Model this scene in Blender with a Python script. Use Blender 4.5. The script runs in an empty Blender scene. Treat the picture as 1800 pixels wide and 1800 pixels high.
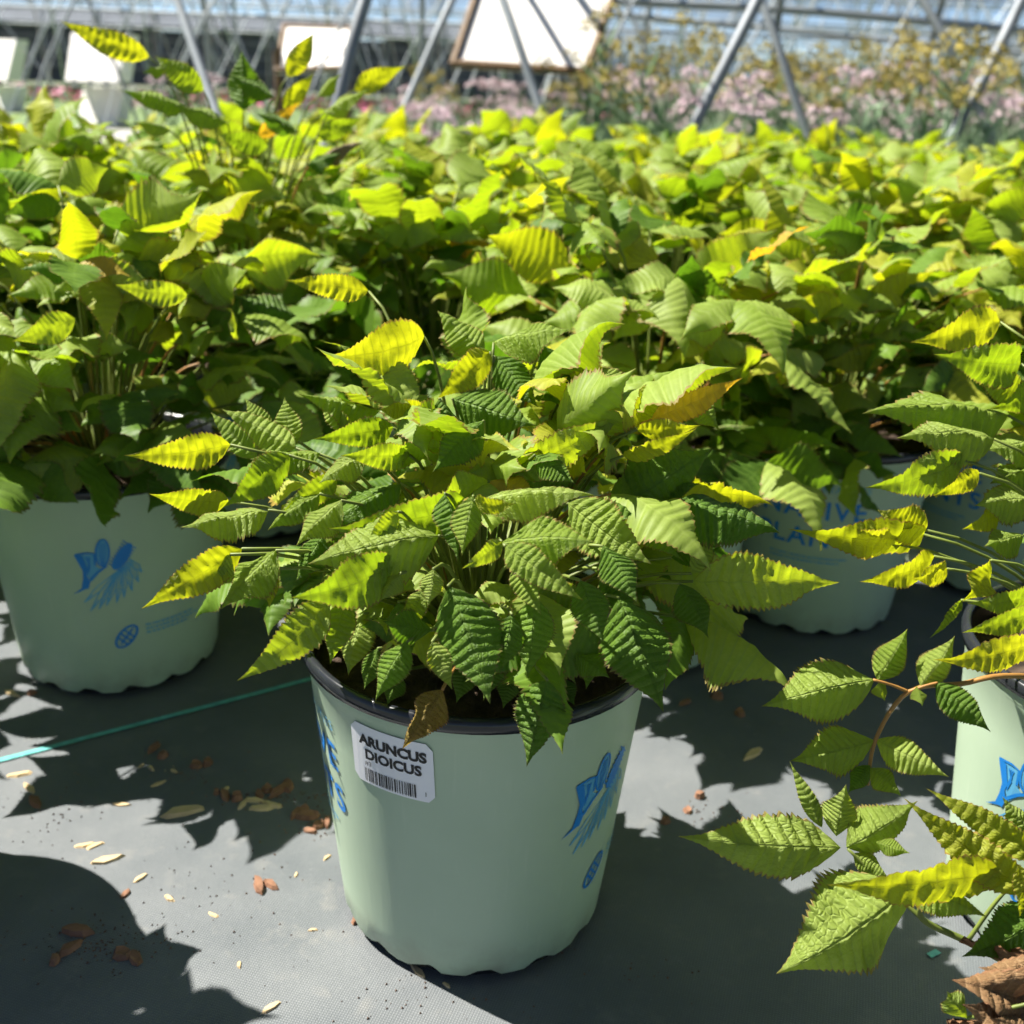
import bpy, math, random
from mathutils import Vector, Matrix, noise

# ------------------------------------------------------------------ camera, sky, sun, exposure
sc = bpy.context.scene
COL = sc.collection
FPX, CAM_H = 1952.0, 0.70                      # focal length in photo pixels (1800 px frame), eye height
PITCH, ROLL = math.atan(785 / FPX), math.radians(2.3)
FW = Vector((0, math.cos(PITCH), -math.sin(PITCH)))
R0 = Vector((1, 0, 0)); U0 = Vector((0, math.sin(PITCH), math.cos(PITCH)))
CX = R0 * math.cos(ROLL) + U0 * math.sin(ROLL)
CY = U0 * math.cos(ROLL) - R0 * math.sin(ROLL)
CPOS = Vector((0, 0, CAM_H))
cam = bpy.data.cameras.new('camera'); camo = bpy.data.objects.new('camera', cam); COL.objects.link(camo)
m = Matrix.Identity(4)
for i, a in enumerate((CX, CY, -FW)):
    for k in range(3): m[k][i] = a[k]
m.translation = CPOS
camo.matrix_world = m
cam.sensor_width = 36.0; cam.lens = 36.0 * FPX / 1800.0
cam.clip_start = 0.02; cam.clip_end = 3000
cam.dof.use_dof = True; cam.dof.focus_distance = 0.76; cam.dof.aperture_fstop = 7.2
sc.camera = camo

SUN_EL, SUN_BACK = math.radians(55), math.radians(21)     # sun from the left, a little behind the plants
SDIR = Vector((-math.cos(SUN_EL) * math.cos(SUN_BACK), math.cos(SUN_EL) * math.sin(SUN_BACK), math.sin(SUN_EL)))
sun = bpy.data.lights.new('sun', 'SUN'); sun.energy = 5.0; sun.angle = math.radians(0.53); sun.color = (1, .955, .87)
suno = bpy.data.objects.new('sun', sun); COL.objects.link(suno)
suno.rotation_euler = SDIR.to_track_quat('Z', 'Y').to_euler()

world = bpy.data.worlds.new('World'); sc.world = world; world.use_nodes = True
wn = world.node_tree; wn.nodes.clear()
def wnode(t, **k):
    n = wn.nodes.new(t)
    for a, b in k.items(): setattr(n, a, b)
    return n
sky = wnode('ShaderNodeTexSky', sky_type='NISHITA'); sky.sun_disc = False
sky.sun_elevation = SUN_EL; sky.sun_rotation = math.atan2(SDIR.x, SDIR.y); sky.air_density = .45; sky.dust_density = 0.0; sky.ozone_density = 1.6
bg = wnode('ShaderNodeBackground'); bg.inputs[1].default_value = .05
out = wnode('ShaderNodeOutputWorld')
tc = wnode('ShaderNodeTexCoord'); mp = wnode('ShaderNodeMapping'); mp.inputs['Scale'].default_value = (2.2, 2.2, 15)
nz = wnode('ShaderNodeTexNoise'); nz.inputs['Scale'].default_value = 2.1; nz.inputs['Detail'].default_value = 7; nz.inputs['Roughness'].default_value = .58; nz.inputs['Distortion'].default_value = .35
rp = wnode('ShaderNodeValToRGB'); rp.color_ramp.elements[0].position = .47; rp.color_ramp.elements[1].position = .68
rp.color_ramp.elements[1].color = (.88, .88, .88, 1)
mx = wnode('ShaderNodeMix', data_type='RGBA'); mx.inputs['B'].default_value = (2.3, 2.35, 2.5, 1)
L = wn.links.new
L(tc.outputs['Generated'], mp.inputs[0]); L(mp.outputs[0], nz.inputs['Vector']); L(nz.outputs['Fac'], rp.inputs[0])
L(rp.outputs[0], mx.inputs['Factor']); L(sky.outputs[0], mx.inputs['A']); L(mx.outputs['Result'], bg.inputs[0]); L(bg.outputs[0], out.inputs[0])

vs = sc.view_settings
vs.view_transform = 'Standard'; vs.look = 'None'; vs.exposure = 1.38; vs.gamma = 1.0; vs.use_curve_mapping = False
sc.cycles.use_denoising = True
sc.cycles.max_bounces = 5; sc.cycles.diffuse_bounces = 3; sc.cycles.glossy_bounces = 2; sc.cycles.transmission_bounces = 3; sc.cycles.use_adaptive_sampling = True; sc.cycles.adaptive_threshold = .03
sc.cycles.caustics_reflective = False; sc.cycles.caustics_refractive = False
sc.cycles.sample_clamp_indirect = 6

def ray(x, y): return FW + CX * ((x - 900) / FPX) - CY * ((y - 900) / FPX)
def at(x, y, Y):
    d = ray(x, y); return CPOS + d * (Y / d.y)
def gnd(x, y, z=0.0):
    d = ray(x, y); return CPOS + d * ((z - CAM_H) / d.z)

# ------------------------------------------------------------------ helpers
rnd = random.Random(7)
def obj(name, data, parent=None, mat=None, loc=None):
    o = bpy.data.objects.new(name, data); COL.objects.link(o)
    if parent is not None: o.parent = parent
    if mat is not None and data is not None and len(data.materials) == 0: data.materials.append(mat)
    if loc is not None: o.location = loc
    return o
def tag(o, label=None, cat=None, group=None, kind=None):
    if label: o['label'] = label
    if cat: o['category'] = cat
    if group: o['group'] = group
    if kind: o['kind'] = kind
    return o
def mesh(name, v, f, mat=None, smooth=False, uv=None):
    me = bpy.data.meshes.new(name); me.from_pydata([tuple(p) for p in v], [], f)
    if mat is not None: me.materials.append(mat)
    if smooth: me.polygons.foreach_set('use_smooth', [True] * len(me.polygons))
    if uv is not None:
        lay = me.uv_layers.new(name='UVMap')
        for lp in me.loops: lay.data[lp.index].uv = uv[lp.vertex_index]
    me.update(); return me
def tube(pts, r0, r1=None, n=6, cap=True):
    r1 = r0 if r1 is None else r1
    pts = [Vector(p) for p in pts]; v, f = [], []
    ref = Vector((.31, .17, .93)).normalized()
    for i, p in enumerate(pts):
        t = (pts[min(i + 1, len(pts) - 1)] - pts[max(i - 1, 0)]).normalized()
        a = t.cross(ref)
        if a.length < .05: a = t.cross(Vector((1, 0, 0)))
        a.normalize(); b = t.cross(a); r = r0 + (r1 - r0) * i / max(1, len(pts) - 1)
        for k in range(n):
            q = 2 * math.pi * k / n; v.append(p + (a * math.cos(q) + b * math.sin(q)) * r)
    for i in range(len(pts) - 1):
        for k in range(n):
            k2 = (k + 1) % n; f.append((i * n + k, i * n + k2, (i + 1) * n + k2, (i + 1) * n + k))
    if cap:
        f.append(tuple(range(n))[::-1]); f.append(tuple((len(pts) - 1) * n + k for k in range(n)))
    return v, f
def bez(a, b, c, n=7):
    return [a * (1 - t) ** 2 + b * 2 * t * (1 - t) + c * t * t for t in [i / (n - 1) for i in range(n)]]
def catmull(P, n=10):
    P = [Vector(p) for p in P]; Q = [P[0] * 2 - P[1]] + P + [P[-1] * 2 - P[-2]]; o = []
    for i in range(1, len(Q) - 2):
        for k in range(n):
            t = k / n; a, b, c, d = Q[i - 1], Q[i], Q[i + 1], Q[i + 2]
            o.append(.5 * ((2 * b) + (c - a) * t + (2 * a - 5 * b + 4 * c - d) * t * t + (3 * b - a - 3 * c + d) * t ** 3))
    return o + [P[-1]]
def box(x0, x1, y0, y1, z0, z1):
    v = [(x, y, z) for z in (z0, z1) for y in (y0, y1) for x in (x0, x1)]
    return v, [(0, 2, 3, 1), (4, 5, 7, 6), (0, 1, 5, 4), (2, 6, 7, 3), (0, 4, 6, 2), (1, 3, 7, 5)]
class Bag:
    def __init__(s): s.v, s.f = [], []
    def add(s, vf, M=None):
        o = len(s.v); v, f = vf
        s.v += [M @ Vector(p) for p in v] if M is not None else list(v)
        s.f += [tuple(i + o for i in q) for q in f]; return s

# ------------------------------------------------------------------ materials
class NT:
    def __init__(s, name):
        s.m = bpy.data.materials.new(name); s.m.use_nodes = True; s.t = s.m.node_tree; s.t.nodes.clear()
        s.o = s.n('ShaderNodeOutputMaterial')
    def n(s, t, inp=None, **k):
        q = s.t.nodes.new(t)
        for a, b in k.items(): setattr(q, a, b)
        for a, b in (inp or {}).items():
            if isinstance(b, bpy.types.NodeSocket): s.t.links.new(b, q.inputs[a])
            else: q.inputs[a].default_value = b
        return q
    def math(s, op, a, b=0.0, c=0.0): return s.n('ShaderNodeMath', {0: a, 1: b, 2: c}, operation=op).outputs[0]
    def ramp(s, fac, stops, interp='LINEAR'):
        q = s.n('ShaderNodeValToRGB', {0: fac}); cr = q.color_ramp; cr.interpolation = interp
        while len(cr.elements) < len(stops): cr.elements.new(.5)
        for e, (p, c) in zip(cr.elements, stops):
            e.position = p; e.color = (*c, 1) if not isinstance(c, (int, float)) else (c, c, c, 1)
        return q.outputs[0]
    def mix(s, f, a, b, bt='MIX'): return s.n('ShaderNodeMix', {'Factor': f, 'A': a, 'B': b}, data_type='RGBA', blend_type=bt).outputs['Result']
    def noise(s, vec, scale, detail=4, rough=.55): 
        d = {'Scale': scale, 'Detail': detail, 'Roughness': rough}
        if vec is not None: d['Vector'] = vec
        return s.n('ShaderNodeTexNoise', d).outputs['Fac']
    def bump(s, h, strength, dist, normal=None):
        d = {'Height': h, 'Strength': strength, 'Distance': dist}
        if normal is not None: d['Normal'] = normal
        return s.n('ShaderNodeBump', d).outputs[0]
    def end(s, sh): s.t.links.new(sh, s.o.inputs['Surface']); return s.m

def c4(c): return (c[0], c[1], c[2], 1)
def simple(name, col, rough=.6, metal=0, noise=0, nscale=8, spec=.4, bumpk=0):
    t = NT(name); geo = t.n('ShaderNodeTexCoord').outputs['Object']
    c = c4(col)
    d = {'Roughness': rough, 'Metallic': metal, 'Specular IOR Level': spec}
    if noise:
        f = t.noise(geo, nscale, 5)
        c = t.mix(t.ramp(f, [(.3, 0), (.7, 1)]), c4([x * (1 - noise) for x in col]), c4([min(1, x * (1 + noise)) for x in col]))
        if bumpk: d['Normal'] = t.bump(f, bumpk, .01)
    d['Base Color'] = c
    return t.end(t.n('ShaderNodeBsdfPrincipled', d).outputs[0])

def leaf_material(name, lo, hi, tr_lo, tr_hi, edge, trans=.42, rough=.52, spots=0.0, fine=True):
    t = NT(name)
    uvn = t.n('ShaderNodeUVMap'); uv = uvn.outputs[0]
    sx = t.n('ShaderNodeSeparateXYZ', {0: uv}); u = sx.outputs[0]; v = sx.outputs[1]
    au = t.math('ABSOLUTE', t.math('MULTIPLY_ADD', u, 2.0, -1.0))
    rv = t.n('ShaderNodeObjectInfo').outputs['Random']
    ob = t.n('ShaderNodeTexCoord').outputs['Object']
    # lateral veins: the mesh rows follow the veins, so they are lines of constant v
    ph = t.math('FRACT', t.math('MULTIPLY', v, 12.0))
    tri = t.math('ABSOLUTE', t.math('MULTIPLY_ADD', ph, 2.0, -1.0))          # 1 on the vein
    vein = t.ramp(tri, [(.72, 0), (1.0, 1)])
    mid = t.ramp(au, [(0.0, 1), (.05, 0)])
    vv = t.math('MAXIMUM', vein, mid)
    nzz = t.noise(ob, 22, 4 if fine else 1)
    f = t.math('MULTIPLY_ADD', rv, .75, t.math('MULTIPLY_ADD', nzz, .7, -.25))
    col = t.mix(t.n('ShaderNodeClamp', {0: f}).outputs[0], c4(lo), c4(hi))
    trc = t.mix(t.n('ShaderNodeClamp', {0: f}).outputs[0], c4(tr_lo), c4(tr_hi))
    col = t.mix(t.math('MULTIPLY', vv, .30), col, c4([min(1, x * 1.5 + .02) for x in hi]))
    trc = t.mix(t.math('MULTIPLY', vv, .45), trc, c4([x * .35 for x in tr_lo]))
    # reddish worn margin and tip
    em = t.math('MULTIPLY_ADD', nzz, .12, au)
    e = t.math('MAXIMUM', t.ramp(em, [(.985, 0), (1.06, 1)]), t.ramp(v, [(.93, 0), (1.0, .85)]))
    col = t.mix(t.math('MULTIPLY', e, .6), col, c4(edge)); trc = t.mix(t.math('MULTIPLY', e, .6), trc, c4([x * .9 for x in edge]))
    if spots:
        s = t.ramp(t.noise(ob, 60, 3), [(.52, 0), (.62, spots)])
        col = t.mix(s, col, c4((.16, .07, .03))); trc = t.mix(s, trc, c4((.10, .04, .01)))
    nrm = None
    if fine:
        cell = t.n('ShaderNodeTexVoronoi', {'Vector': t.n('ShaderNodeMapping', {0: uv, 'Scale': (13, 24, 1)}).outputs[0], 'Scale': 1.0}, feature='DISTANCE_TO_EDGE').outputs['Distance']
        h = t.math('MULTIPLY_ADD', t.math('SUBTRACT', 1.0, t.math('POWER', tri, 2.0)), 1.0, t.math('MULTIPLY', t.ramp(cell, [(0, 0), (.22, 1)]), .42))
        h = t.math('SUBTRACT', h, t.math('MULTIPLY', mid, .8))
        nrm = t.bump(h, .65, .0024)
    pb = t.n('ShaderNodeBsdfPrincipled', {'Base Color': col, 'Roughness': rough, 'Specular IOR Level': .24, **({'Normal': nrm} if fine else {})})
    tb = t.n('ShaderNodeBsdfTranslucent', {'Color': trc})
    return t.end(t.n('ShaderNodeMixShader', {0: trans, 1: pb.outputs[0], 2: tb.outputs[0]}).outputs[0])

EDGE = (.30, .13, .06)
def leaf_set(fine):
    pre = '' if fine else 'small_'
    return [
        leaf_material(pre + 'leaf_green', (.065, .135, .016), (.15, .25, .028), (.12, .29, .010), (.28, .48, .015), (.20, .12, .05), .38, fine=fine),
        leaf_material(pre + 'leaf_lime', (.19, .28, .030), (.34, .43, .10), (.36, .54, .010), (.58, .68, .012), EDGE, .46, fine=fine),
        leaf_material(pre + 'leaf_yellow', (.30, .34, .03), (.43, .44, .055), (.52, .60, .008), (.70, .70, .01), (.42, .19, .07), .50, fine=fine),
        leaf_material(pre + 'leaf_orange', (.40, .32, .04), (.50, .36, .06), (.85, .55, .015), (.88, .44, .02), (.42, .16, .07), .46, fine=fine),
        leaf_material(pre + 'leaf_withered', (.16, .15, .03), (.26, .19, .05), (.40, .34, .01), (.45, .25, .02), (.22, .10, .04), .40, .6, .7, fine=fine),
        leaf_material(pre + 'leaf_dead', (.19, .11, .05), (.33, .21, .105), (.16, .07, .03), (.2, .1, .05), (.25, .12, .06), .15, .75, .4, fine=fine),
        leaf_material(pre + 'leaf_bronze', (.20, .15, .09), (.28, .22, .12), (.25, .16, .05), (.3, .2, .06), (.25, .12, .06), .25, .6, fine=fine),]
LEAFM, LEAFS = leaf_set(True), leaf_set(False)
M_STEM = simple('stem_green', (.15, .19, .035), .5, noise=.25, nscale=30)
M_STEMR = simple('stem_amber', (.34, .17, .045), .45, noise=.25, nscale=25)

# mint pot plastic
t = NT('pot_mint'); ob = t.n('ShaderNodeTexCoord').outputs['Object']
f = t.noise(ob, 9, 5); g = t.noise(t.n('ShaderNodeMapping', {0: ob, 'Scale': (60, 60, 3)}).outputs[0], 2.2, 4)
col = t.mix(t.ramp(f, [(.3, 0), (.75, 1)]), (.38, .49, .35, 1), (.42, .53, .39, 1))
col = t.mix(t.ramp(g, [(.62, 0), (.80, .35)]), col, (.52, .60, .47, 1))
sz = t.n('ShaderNodeSeparateXYZ', {0: ob}).outputs[2]
dirt = t.math('MULTIPLY', t.ramp(sz, [(.0, .55), (.05, 0)]), t.ramp(t.noise(ob, 34, 6), [(.42, 0), (.7, 1)]))
col = t.mix(dirt, col, (.20, .17, .12, 1))
M_POT = t.end(t.n('ShaderNodeBsdfPrincipled', {'Base Color': col, 'Roughness': t.math('MULTIPLY_ADD', f, .2, .33), 'Specular IOR Level': .42, 'Normal': t.bump(g, .08, .002)}).outputs[0])
M_BLACK = simple('black_plastic', (.020, .022, .026), .20, noise=.2, nscale=30, spec=.5)
M_SOIL = simple('potting_soil', (.055, .035, .022), .95, noise=.6, nscale=70, bumpk=.9)
M_INK = simple('blue_ink', (.015, .20, .60), .45)
M_INK2 = simple('pale_blue_ink', (.10, .36, .60), .45)
M_TEXTK = simple('black_ink', (.02, .02, .02), .6)
M_PAPER = simple('sticker_paper', (.80, .80, .83), .38, noise=.04)
M_GALV = simple('galvanised_steel', (.20, .22, .24), .55, .25, .2, 6)
M_GALV2 = simple('weathered_steel', (.30, .33, .35), .6, .15, .15, 6)
M_WIRE = simple('pale_wire', (.55, .60, .62), .5, .2)
M_WHITE = simple('white_board', (.88, .85, .80), .6, noise=.03, nscale=3)
M_WOOD = simple('brown_timber', (.14, .085, .04), .7, noise=.35, nscale=14)
M_DARKSHADE = simple('dark_shade_cloth', (.085, .10, .12), .8, noise=.3, nscale=4)
M_PINK = simple('pink_petals', (.74, .58, .62), .6, noise=.2, nscale=40)
M_MAGENTA = simple('magenta_petals', (.60, .16, .28), .6, noise=.2, nscale=40)
M_OCHRE = simple('ochre_seed_heads', (.42, .34, .07), .7, noise=.3, nscale=40)
M_REED = simple('reed_green', (.13, .22, .09), .6, noise=.4, nscale=5)
M_REED2 = simple('grey_green', (.20, .30, .17), .6, noise=.4, nscale=5)
M_BARK = simple('bark_chips', (.26, .13, .075), .8, noise=.45, nscale=40, bumpk=.6)
M_STRAW = simple('straw_chips', (.60, .44, .24), .7, noise=.3, nscale=40)
M_CRUMB = simple('soil_crumbs', (.16, .09, .055), .9, noise=.5, nscale=50)
M_TRUNK = simple('tree_bark', (.07, .055, .04), .9, noise=.4, nscale=10)
M_CROWN = simple('dark_foliage', (.035, .06, .035), .7, noise=.4, nscale=3)

# woven ground cloth
t = NT('woven_cloth'); ob = t.n('ShaderNodeTexCoord').outputs['Object']
rot = t.n('ShaderNodeMapping', {0: ob, 'Rotation': (0, 0, math.radians(17))}).outputs[0]
w1 = t.n('ShaderNodeTexWave', {'Vector': rot, 'Scale': 135.0, 'Distortion': .6, 'Detail': 1.0, 'Detail Scale': 8.0}, bands_direction='X').outputs['Fac']
w2 = t.n('ShaderNodeTexWave', {'Vector': rot, 'Scale': 135.0, 'Distortion': .6, 'Detail': 1.0, 'Detail Scale': 8.0}, bands_direction='Y').outputs['Fac']
wv = t.math('MULTIPLY', w1, w2)
big = t.noise(ob, 5.5, 6, .6); fine = t.noise(ob, 420, 3, .7); mid_ = t.noise(ob, 30, 5, .65)
col = t.mix(t.ramp(big, [(.32, 0), (.70, 1)]), (.105, .118, .128, 1), (.185, .195, .20, 1))
col = t.mix(t.math('MULTIPLY', t.ramp(wv, [(.1, 1), (.6, 0)]), .35), col, (.065, .075, .082, 1))
col = t.mix(t.ramp(mid_, [(.56, 0), (.74, .40)]), col, (.235, .225, .205, 1))       # dusty bloom
col = t.mix(t.ramp(fine, [(.60, 0), (.75, .35)]), col, (.27, .28, .28, 1))
M_CLOTH = t.end(t.n('ShaderNodeBsdfPrincipled', {'Base Color': col, 'Roughness': .52, 'Specular IOR Level': .35, 'Normal': t.bump(wv, .35, .0012, t.bump(mid_, .25, .004))}).outputs[0])
M_STRIPE = simple('turquoise_thread', (.12, .42, .40), .5, noise=.25, nscale=120)
# far ground
t = NT('field_ground'); ob = t.n('ShaderNodeTexCoord').outputs['Object']
a = t.noise(ob, .35, 5); b = t.noise(ob, 9, 5)
col = t.mix(t.ramp(a, [(.4, 0), (.6, 1)]), (.10, .14, .06, 1), (.17, .16, .12, 1)); col = t.mix(t.math('MULTIPLY', b, .5), col, (.07, .09, .045, 1))
M_FIELD = t.end(t.n('ShaderNodeBsdfPrincipled', {'Base Color': col, 'Roughness': .9}).outputs[0])
M_GRAVEL = simple('gravel', (.34, .33, .32), .9, noise=.25, nscale=14)
M_GRASS = simple('grass_blades', (.14, .21, .07), .7, noise=.4, nscale=6)
M_HILL = simple('far_hills', (.07, .105, .14), .95, noise=.2, nscale=.02)

# ------------------------------------------------------------------ setting
def sheet(name, x0, x1, y0, y1, z, mat, nx=1, ny=1, fz=None):
    v = []; f = []
    for j in range(ny + 1):
        for i in range(nx + 1):
            x = x0 + (x1 - x0) * i / nx; y = y0 + (y1 - y0) * j / ny
            v.append((x, y, z + (fz(x, y) if fz else 0)))
    for j in range(ny):
        for i in range(nx):
            k = j * (nx + 1) + i; f.append((k, k + 1, k + nx + 2, k + nx + 1))
    o = obj(name, mesh(name, v, f, mat, True)); o['kind'] = 'structure'; return o
sheet('ground', -900, 900, -60, 1400, -.03, M_FIELD)
def wrinkle(x, y):
    return .0022 * math.sin(7 * x + 3 * math.sin(4 * y)) * math.sin(5 * y + 2 * x) + .0012 * math.sin(23 * x - 11 * y + 2 * math.sin(9 * x))
sheet('ground_cloth', -2.6, 3.6, -.8, 4.9, -.006, M_CLOTH, 150, 140, wrinkle)
sheet('gravel_path', -40, 12, 9.2, 11.4, -.022, M_GRAVEL)
sheet('grass_verge', -40, 12, 11.4, 17.5, -.018, M_GRASS)
# turquoise marker threads woven into the cloth, laid as slim raised ribbons
def stripe(P, w=.0075):
    v, f = [], []; n = len(P)
    for i, p in enumerate(P):
        d = (P[min(i + 1, n - 1)] - P[max(0, i - 1)]); s = Vector((-d.y, d.x, 0)).normalized() * w / 2
        for k in (-1, 1):
            q = p + s * k; v.append((q.x, q.y, wrinkle(q.x, q.y) - .006 + .0016))
    for i in range(n - 1): f.append((2 * i, 2 * i + 1, 2 * i + 3, 2 * i + 2))
    return v, f
sp = [gnd(0, 1327), gnd(150, 1290), gnd(195, 1278), gnd(560, 1180)]
d = (sp[3] - sp[0]).normalized()
line = [sp[0] - d * .7 + d * .02 * i for i in range(170)]
o = obj('marker_stripe', mesh('marker_stripe', *stripe(line), M_STRIPE)); tag(o, 'turquoise thread stripe woven into the dark ground cloth behind the front pots', 'stripe', 'marker stripes', 'thing')
p0 = gnd(1635, 1672)
# second thread row, mostly hidden in the shade by the front right pots
line = [p0 + (gnd(1700, 1640) - p0).normalized() * (.003 * i) for i in range(5)]
o = obj('marker_stripe', mesh('marker_stripe', *stripe(line, .006), M_STRIPE)); tag(o, 'short turquoise thread showing on the cloth beside the sunlit pot', 'stripe', 'marker stripes', 'thing')

# ------------------------------------------------------------------ leaves
PV = [0, .03, .09, .18, .30, .42, .55, .68, .79, .88, .95, 1.0]
PW = [.02, .38, .72, .93, 1.0, .94, .78, .55, .32, .14, .055, 0.0]
def prof(v):
    for i in range(len(PV) - 1):
        if v <= PV[i + 1]:
            k = (v - PV[i]) / (PV[i + 1] - PV[i]); return PW[i] + (PW[i + 1] - PW[i]) * k
    return 0
def leaf_geo(K=11, per=4, nc=4, w=.55, fold=.25, droop=.5, twist=0., pleat=.018, wave=.05, curl=.15, seed=0, tooth=.125):
    """one serrated, pleated, acuminate leaflet: chord along +Y, length 1, upper face +Z"""
    R = random.Random(seed); rows = K * per; ph = R.uniform(0, 6.28); ph2 = R.uniform(0, 6.28)
    v, uv, f = [], [], []
    cy = cz = 0.0; dt = 1.0 / rows; sweep = R.uniform(-.10, .10); off = Vector((R.uniform(0, 50), R.uniform(0, 50), 0))
    for i in range(rows + 1):
        s = i * dt; hw = prof(s) * w * .5
        th = droop * (s ** 1.25) - droop * .25
        cth, sth = math.cos(th), math.sin(th)
        if i: cy += cth * dt; cz -= sth * dt
        for j in range(-nc, nc + 1):
            u = j / nc; a = abs(u); k = 1.0
            if a == 1 and 0 < i < rows:
                k = 1 + tooth * ((-.1, .75, -.25, 1.0)[i % 4] - .25) * R.uniform(.5, 1.4)
            x = u * hw * k
            fy = .42 * abs(x) * (1 - s)
            z = fold * abs(x) - curl * a ** 3 * hw + wave * a * a * hw * 4 * math.sin(s * 8.5 + (ph if u < 0 else ph2))
            z += .07 * w * noise.noise(Vector((x * 5, s * 4.5, 0)) + off) + .025 * noise.noise(Vector((x * 14, s * 12, 3)) + off) * prof(s)
            z += pleat * math.cos(2 * math.pi * s * K + math.pi) * min(1, a * 2.2) * (hw / (w * .5) * .8 + .05) * (1 if a < 1 else .7)
            tw = twist * s; ct, st = math.cos(tw), math.sin(tw)
            x, z = x * ct - z * st + sweep * (s * s - s), x * st + z * ct
            v.append(Vector((x, cy + fy * cth + z * sth, cz - fy * sth + z * cth))); uv.append((u * .5 + .5, s))
    n = 2 * nc + 1
    for i in range(rows):
        for j in range(n - 1):
            q = i * n + j; f.append((q, q + 1, q + n + 1, q + n))
    tip = Vector((0, cy, cz)); ang = math.atan2(cz, cy); M = Matrix.Rotation(-ang, 3, 'X') * (1 / tip.length)
    return [M @ p for p in v], f, uv
LIB = {}
def lib_variants(mi, n=9):
    if mi not in LIB:
        L_ = []
        for k in range(n):
            R = random.Random(mi * 100 + k)
            v, f, uv = leaf_geo(12, 4, 2, R.uniform(.46, .64), R.uniform(-1.0, .2), R.uniform(.2, 1.3), R.uniform(-.5, .5), .013, R.uniform(.03, .12), R.uniform(0, .3), mi * 31 + k)
            L_.append(mesh('leaf', v, f, LEAFS[mi], True, uv))
        LIB[mi] = L_
    return LIB[mi]
def frame(base, tip, nrm):
    y = tip - base; ln = y.length; y.normalize()
    x = y.cross(nrm)
    if x.length < 1e-3: x = y.cross(Vector((1, .2, .1)))
    x.normalize(); z = x.cross(y)
    M = Matrix.Identity(4)
    for k in range(3): M[k][0], M[k][1], M[k][2], M[k][3] = x[k] * ln, y[k] * ln, z[k] * ln, base[k]
    return M

# ------------------------------------------------------------------ pots
PH, PR0, PR1 = .267, .116, .1435
def prad(z): return PR0 + (PR1 - PR0) * z / PH
def wrapped(v, th0, z0, off=.0008):
    o = []
    for p in v:
        z = z0 + p[1]; r = prad(z); q = th0 + p[0] / (r)
        o.append(((r + off) * math.sin(q), -(r + off) * math.cos(q), z))
    return o
def lathe(prof_, n=72, wob=None):
    v, f = [], []
    for i, (r, z) in enumerate(prof_):
        for k in range(n):
            q = 2 * math.pi * k / n; zz = z + (wob(k, i) if wob else 0)
            v.append((r * math.sin(q), -r * math.cos(q), zz))
    for i in range(len(prof_) - 1):
        for k in range(n):
            k2 = (k + 1) % n; f.append((i * n + k, i * n + k2, (i + 1) * n + k2, (i + 1) * n + k))
    return v, f
def scallop(k, i):
    if i > 1: return 0
    s = math.sin(k * 2 * math.pi / 72 * 15); return .0075 * max(0, s) * (1 if i == 0 else .5)
ME_BODY = mesh('pot_body', *lathe([(PR0 - .001, .0015), (PR0 + .0006, .006), (prad(.03), .03), (prad(.12), .12), (prad(.2), .2), (prad(PH - .022), PH - .022), (prad(PH - .02) + .0015, PH - .019), (prad(PH - .012) + .0015, PH - .011)], 72, scallop), M_POT, True)
ME_BASE = mesh('pot_base', *lathe([(.03, .004), (.10, .004), (PR0 - .010, .0), (PR0 - .004, .0005), (PR0 - .0035, .012)]), M_BLACK, True)
ME_RIM = mesh('rim', *lathe([(PR1 - .001, PH - .0115), (PR1 + .0035, PH - .011), (PR1 + .0042, PH - .006), (PR1 + .003, PH - .001), (PR1 - .0005, PH + .001), (PR1 - .0035, PH - .001), (PR1 - .005, PH - .012), (PR1 - .009, PH - .05)]), M_BLACK, True)
v, f = [], []
R = random.Random(3)
for i in range(9):
    for k in range(40):
        r = (PR1 - .0065) * i / 8; q = 2 * math.pi * k / 40; v.append((r * math.sin(q), -r * math.cos(q), PH - .032 + R.uniform(-.004, .005) + .012 * (1 - i / 8)))
for i in range(8):
    for k in range(40): f.append((i * 40 + k, i * 40 + (k + 1) % 40, (i + 1) * 40 + (k + 1) % 40, (i + 1) * 40 + k))
ME_SOIL = mesh('soil', v, f, M_SOIL, False)

def text_mesh(s, size, bold=0.0, align='CENTER', spacing=1.0):
    cu = bpy.data.curves.new('txt', 'FONT'); cu.body = s; cu.size = size; cu.align_x = align; cu.offset = bold; cu.space_character = spacing; cu.resolution_u = 3
    o = bpy.data.objects.new('txt', cu); COL.objects.link(o)
    dg = bpy.context.evaluated_depsgraph_get(); dg.update()
    me = bpy.data.meshes.new_from_object(o.evaluated_get(dg))
    v = [tuple(p.co) for p in me.vertices]; f = [tuple(p.vertices) for p in me.polygons]
    bpy.data.objects.remove(o); bpy.data.curves.remove(cu); bpy.data.meshes.remove(me)
    return v, f
def ell(cx, cy, a, b, rot, n=18):
    c, s = math.cos(rot), math.sin(rot)
    v = [(cx + a * math.cos(q) * c - b * math.sin(q) * s, cy + a * math.cos(q) * s + b * math.sin(q) * c) for q in [2 * math.pi * k / n for k in range(n)]]
    return v, [tuple(range(n))]
def stroke(P, w):
    v, f = [], []
    for i, p in enumerate(P):
        a = P[max(0, i - 1)]; b = P[min(len(P) - 1, i + 1)]; dx, dy = b[0] - a[0], b[1] - a[1]; l = math.hypot(dx, dy) or 1
        v += [(p[0] - dy / l * w / 2, p[1] + dx / l * w / 2), (p[0] + dy / l * w / 2, p[1] - dx / l * w / 2)]
    return v, [(2 * i, 2 * i + 1, 2 * i + 3, 2 * i + 2) for i in range(len(P) - 1)]
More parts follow.
